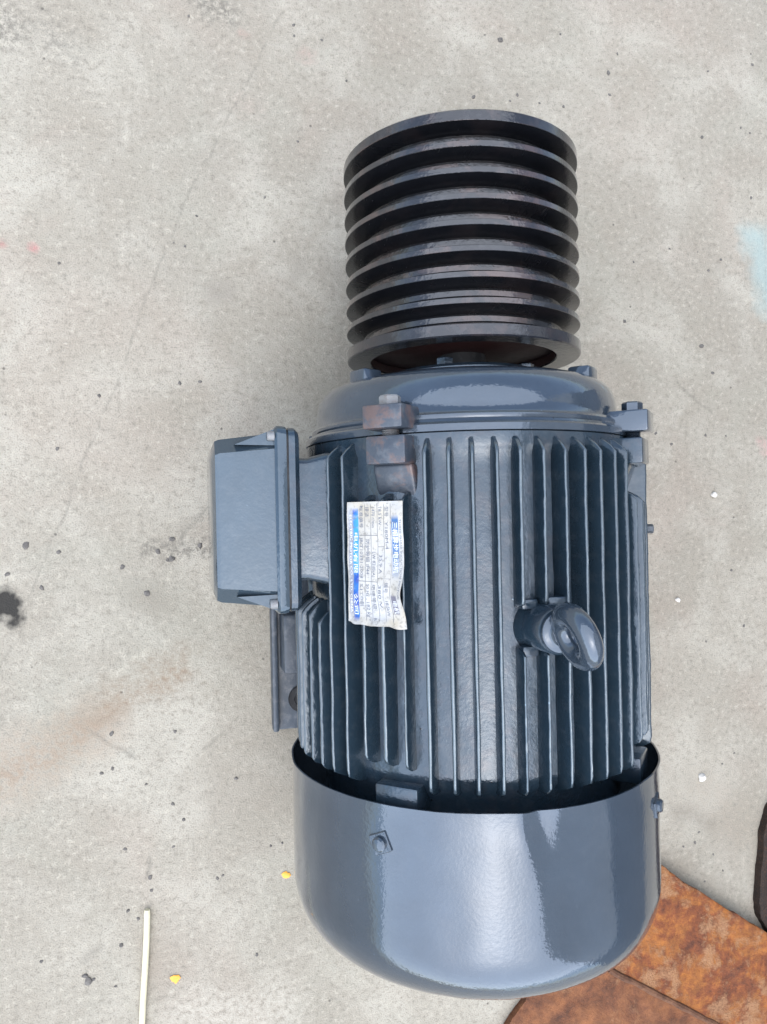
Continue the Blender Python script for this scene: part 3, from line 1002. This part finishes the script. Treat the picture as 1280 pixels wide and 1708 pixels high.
# ------------------------------------------------------------------ rusty plates under the fan end
def slab(name, pix, z0, z1, mat, jag=0.002, sub=14, rough=0.0016):
    """flat plate with the outline seen at these photo pixels, chewed edges and an uneven face"""
    pts = [at(x, y, z1) for x, y in pix]
    out = []
    for a, b in zip(pts, pts[1:] + pts[:1]):
        for i in range(sub * 3):
            q = a.lerp(b, i / (sub * 3))
            nn = noise.noise_vector(q * 45) * jag + noise.noise_vector(q * 160) * jag * 0.5
            out.append(Vector((q.x + nn.x, q.y + nn.y, 0)))
    cen = sum((p for p in out), Vector()) / len(out)
    bm = bmesh.new()
    rings = 24
    n = len(out)
    grid = []
    for k in range(1, rings + 1):
        f = k / rings
        ring = []
        for p in out:
            q = cen.lerp(p, f)
            h = z1 + noise.noise(q * 28) * rough + noise.noise(q * 90) * rough * 0.5 - (0.0012 if k == rings else 0)
            ring.append(bm.verts.new((q.x - cen.x, q.y - cen.y, h)))
        grid.append(ring)
    cv = bm.verts.new((0, 0, z1))
    bot = [bm.verts.new((p.x - cen.x, p.y - cen.y, z0)) for p in out]
    for i in range(n):
        j = (i + 1) % n
        bm.faces.new((cv, grid[0][i], grid[0][j]))
        for k in range(rings - 1):
            bm.faces.new((grid[k][i], grid[k + 1][i], grid[k + 1][j], grid[k][j]))
        bm.faces.new((grid[-1][i], bot[i], bot[j], grid[-1][j]))
    bm.faces.new(bot[::-1])
    bmesh.ops.recalc_face_normals(bm, faces=bm.faces)
    me = bpy.data.meshes.new(name)
    bm.to_mesh(me); bm.free()
    o = finish(name, me, mat, None, True, 50, (cen.x, cen.y, 0))
    return o


p1 = slab('rusty_plate', [(1106, 1446), (1150, 1478), (1290, 1562), (1520, 1700), (1460, 1850), (1190, 1706), (1012, 1612)], 0.0135, 0.0225, M_rust1, 0.0022)
tag(p1, 'flaky orange rusty steel plate, the upper one beside the fan cover', 'steel plate')
p2 = slab('rusty_plate', [(905, 1630), (1060, 1590), (1400, 1740), (1400, 1900), (760, 1840), (852, 1706)], 0.0005, 0.0110, M_rust2, 0.0020)
tag(p2, 'brown rusty steel plate lying under the flaky one at bottom edge', 'steel plate')
# rolled lip along the upper plate's near edge
a, b = at(1016, 1617, 0.022), at(1260, 1742, 0.022)
V, F = [], []
nn = 70
for i in range(nn + 1):
    q = a.lerp(b, i / nn)
    d = (b - a).normalized()
    s = Vector((-d.y, d.x, 0))
    rad = 0.0036 + 0.0012 * noise.noise(q * 60)
    q = q + s * (0.0014 * noise.noise(q * 35))
    for j in range(8):
        an = 2 * math.pi * j / 8
        V.append(q - p1.location + s * rad * 1.15 * math.cos(an) + Vector((0, 0, 1)) * rad * math.sin(an))
for i in range(nn):
    for j in range(8):
        F.append((i * 8 + j, i * 8 + (j + 1) % 8, (i + 1) * 8 + (j + 1) % 8, (i + 1) * 8 + j))
M_lip = rust_mat('rust_lip', (0.10, 0.06, 0.045), (0.18, 0.11, 0.08), (0.28, 0.19, 0.15), 0.4, 2.0)
mesh_obj('rolled_edge', V, F, M_lip, p1)

sc = slab('dark_slab', [(1300, 1330), (1287, 1350), (1276, 1395), (1274, 1430), (1268, 1500), (1270, 1530), (1310, 1600), (1420, 1560), (1420, 1340)], 0.0, 0.014, M_dark_slab, 0.0015)  # low near-black brown slab filling the dark area at the right edge
tag(sc, 'low dark brown slab cut off by the right picture edge', 'scrap block')

# ------------------------------------------------------------------ small things on the floor
def pebble_me(name, r, seed, flat=0.6):
    bm = bmesh.new()
    bmesh.ops.create_icosphere(bm, subdivisions=2, radius=r)
    for v in bm.verts:
        k = 1 + 0.6 * noise.noise(v.co / r * 1.1 + Vector((seed * 3.1, 0, 0))) + 0.15 * noise.noise(v.co / r * 3 + Vector((0, seed, 0)))
        v.co = Vector((v.co.x * k * 1.15, v.co.y * k * 0.9, v.co.z * k * flat))
    me = bpy.data.meshes.new(name)
    bm.to_mesh(me); bm.free()
    return me


# thin pale stick
a, b = at(246, 1517, 0.004), at(236, 1760, 0.004)
d = (b - a).normalized(); s = Vector((-d.y, d.x, 0))
V, F = [], []
nn = 30
for i in range(nn + 1):
    q = a.lerp(b, i / nn) - a + s * 0.0006 * math.sin(i * 0.21)
    rad = 0.0037 if i else 0.0032
    for j in range(10):
        an = 2 * math.pi * j / 10
        V.append(q + s * rad * math.cos(an) + Vector((0, 0, rad * math.sin(an))))
for i in range(nn):
    for j in range(10):
        F.append((i * 10 + j, i * 10 + (j + 1) % 10, (i + 1) * 10 + (j + 1) % 10, (i + 1) * 10 + j))
F += [tuple(range(10)), tuple(range(nn * 10 + 9, nn * 10 - 1, -1))]
st = mesh_obj('wooden_stick', V, F, simple('pale_wood', (0.62, 0.58, 0.42), 0.55, 0.12, 90), loc=(a.x, a.y, 0.0042))
tag(st, 'thin pale straight wooden stick lying on the concrete at bottom left', 'stick')

M_org = simple('orange_paint', (0.78, 0.36, 0.04), 0.5, 0.15)
for px, py, r, lab in ((293, 1632, 0.0055, 'orange yellow paint fleck on the concrete right of the pale stick'),
                       (478, 1459, 0.0045, 'small orange fleck on the concrete beside the fan cover')):
    q = at(px, py)
    o = finish('paint_fleck', pebble_me('paint_fleck', r, px, 0.22), M_org, None, True, 50, (q.x, q.y, 0.0006))
    tag(o, lab, 'paint fleck', 'orange flecks on the floor')
M_pale = simple('pale_stone', (0.62, 0.60, 0.56), 0.8, 0.15, 300)
for px, py, r, lab in ((1170, 1296, 0.0055, 'white pebble on the concrete right of the fan cover rim'),
                       (1190, 825, 0.0042, 'small white chip on the concrete right of the fins'),
                       (1130, 1000, 0.0036, 'tiny pale pebble on the concrete right of the eyebolt')):
    q = at(px, py)
    o = finish('pebble', pebble_me('pebble', r, px, 0.7), M_pale, None, True, 60, (q.x, q.y, r * 0.35))
    tag(o, lab, 'pebble', 'pale pebbles on the floor')

grit = [(835, 67, 7), (1015, 122, 6), (1017, 158, 4), (790, 162, 5), (863, 159, 4), (900, 172, 3), (940, 178, 4), (851, 168, 3), (935, 57, 3),
        (315, 27, 3), (490, 42, 4), (491, 60, 3), (537, 67, 3), (578, 135, 3), (497, 236, 3), (442, 329, 3), (309, 411, 3), (99, 439, 3), (290, 405, 2), (328, 360, 3),
        (96, 748, 4), (166, 660, 4), (334, 637, 4), (300, 639, 4), (98, 921, 5), (43, 910, 8), (264, 920, 6), (287, 932, 7), (280, 934, 4), (287, 899, 6), (334, 910, 6),
        (246, 990, 7), (205, 945, 5), (70, 981, 5), (12, 958, 5), (188, 1282, 4), (170, 1290, 4), (244, 1308, 3), (289, 1341, 4), (290, 1412, 3), (307, 1367, 4), (209, 1416, 4),
        (251, 1463, 5), (253, 1485, 4), (214, 1519, 4), (231, 1532, 4), (202, 1576, 5), (148, 1637, 9), (142, 1628, 6), (156, 1634, 4), (363, 1465, 4), (372, 1460, 3), (471, 1406, 3),
        (394, 1298, 4), (186, 1224, 5), (292, 1220, 4), (69, 1604, 4), (429, 1592, 4), (193, 1645, 3), (452, 1411, 3),
        (1189, 622, 5), (1094, 723, 4), (1177, 726, 4), (1120, 741, 4), (1211, 727, 3), (1220, 951, 4), (1241, 1044, 4), (1178, 1070, 3), (1225, 1256, 3), (1205, 1274, 3),
        (1203, 433, 4), (1182, 451, 4), (1042, 536, 5), (1171, 229, 5), (1057, 437, 3), (1170, 577, 6), (1236, 213, 3), (1251, 222, 3), (1253, 330, 4), (1255, 108, 4), (1181, 119, 3),
        (1030, 90, 3), (1117, 415, 3), (1164, 420, 2), (1159, 1405, 4), (1166, 1388, 3), (1190, 1425, 3), (1140, 1412, 3), (1206, 1452, 3), (1176, 1470, 3)]
bmg = bmesh.new()
for i, (px, py, r) in enumerate(grit):
    q = at(px, py)
    me = pebble_me('g', r * 0.00052, i * 1.7, 0.45)
    n0 = len(bmg.verts)
    bmg.from_mesh(me)
    bpy.data.meshes.remove(me)
    bmg.verts.ensure_lookup_table()
    rot = Matrix.Rotation(i * 1.3, 3, 'Z')
    for v in bmg.verts[n0:]:
        v.co = rot @ v.co + Vector((q.x, q.y, 0.0))
me = bpy.data.meshes.new('grit')
bmg.to_mesh(me); bmg.free()
gr = finish('grit', me, simple('dark_grit', (0.115, 0.108, 0.10), 0.85, 0.4, 250), None, True, 60)
tag(gr, 'scattered dark grit bedded in the concrete', 'grit', kind='stuff')
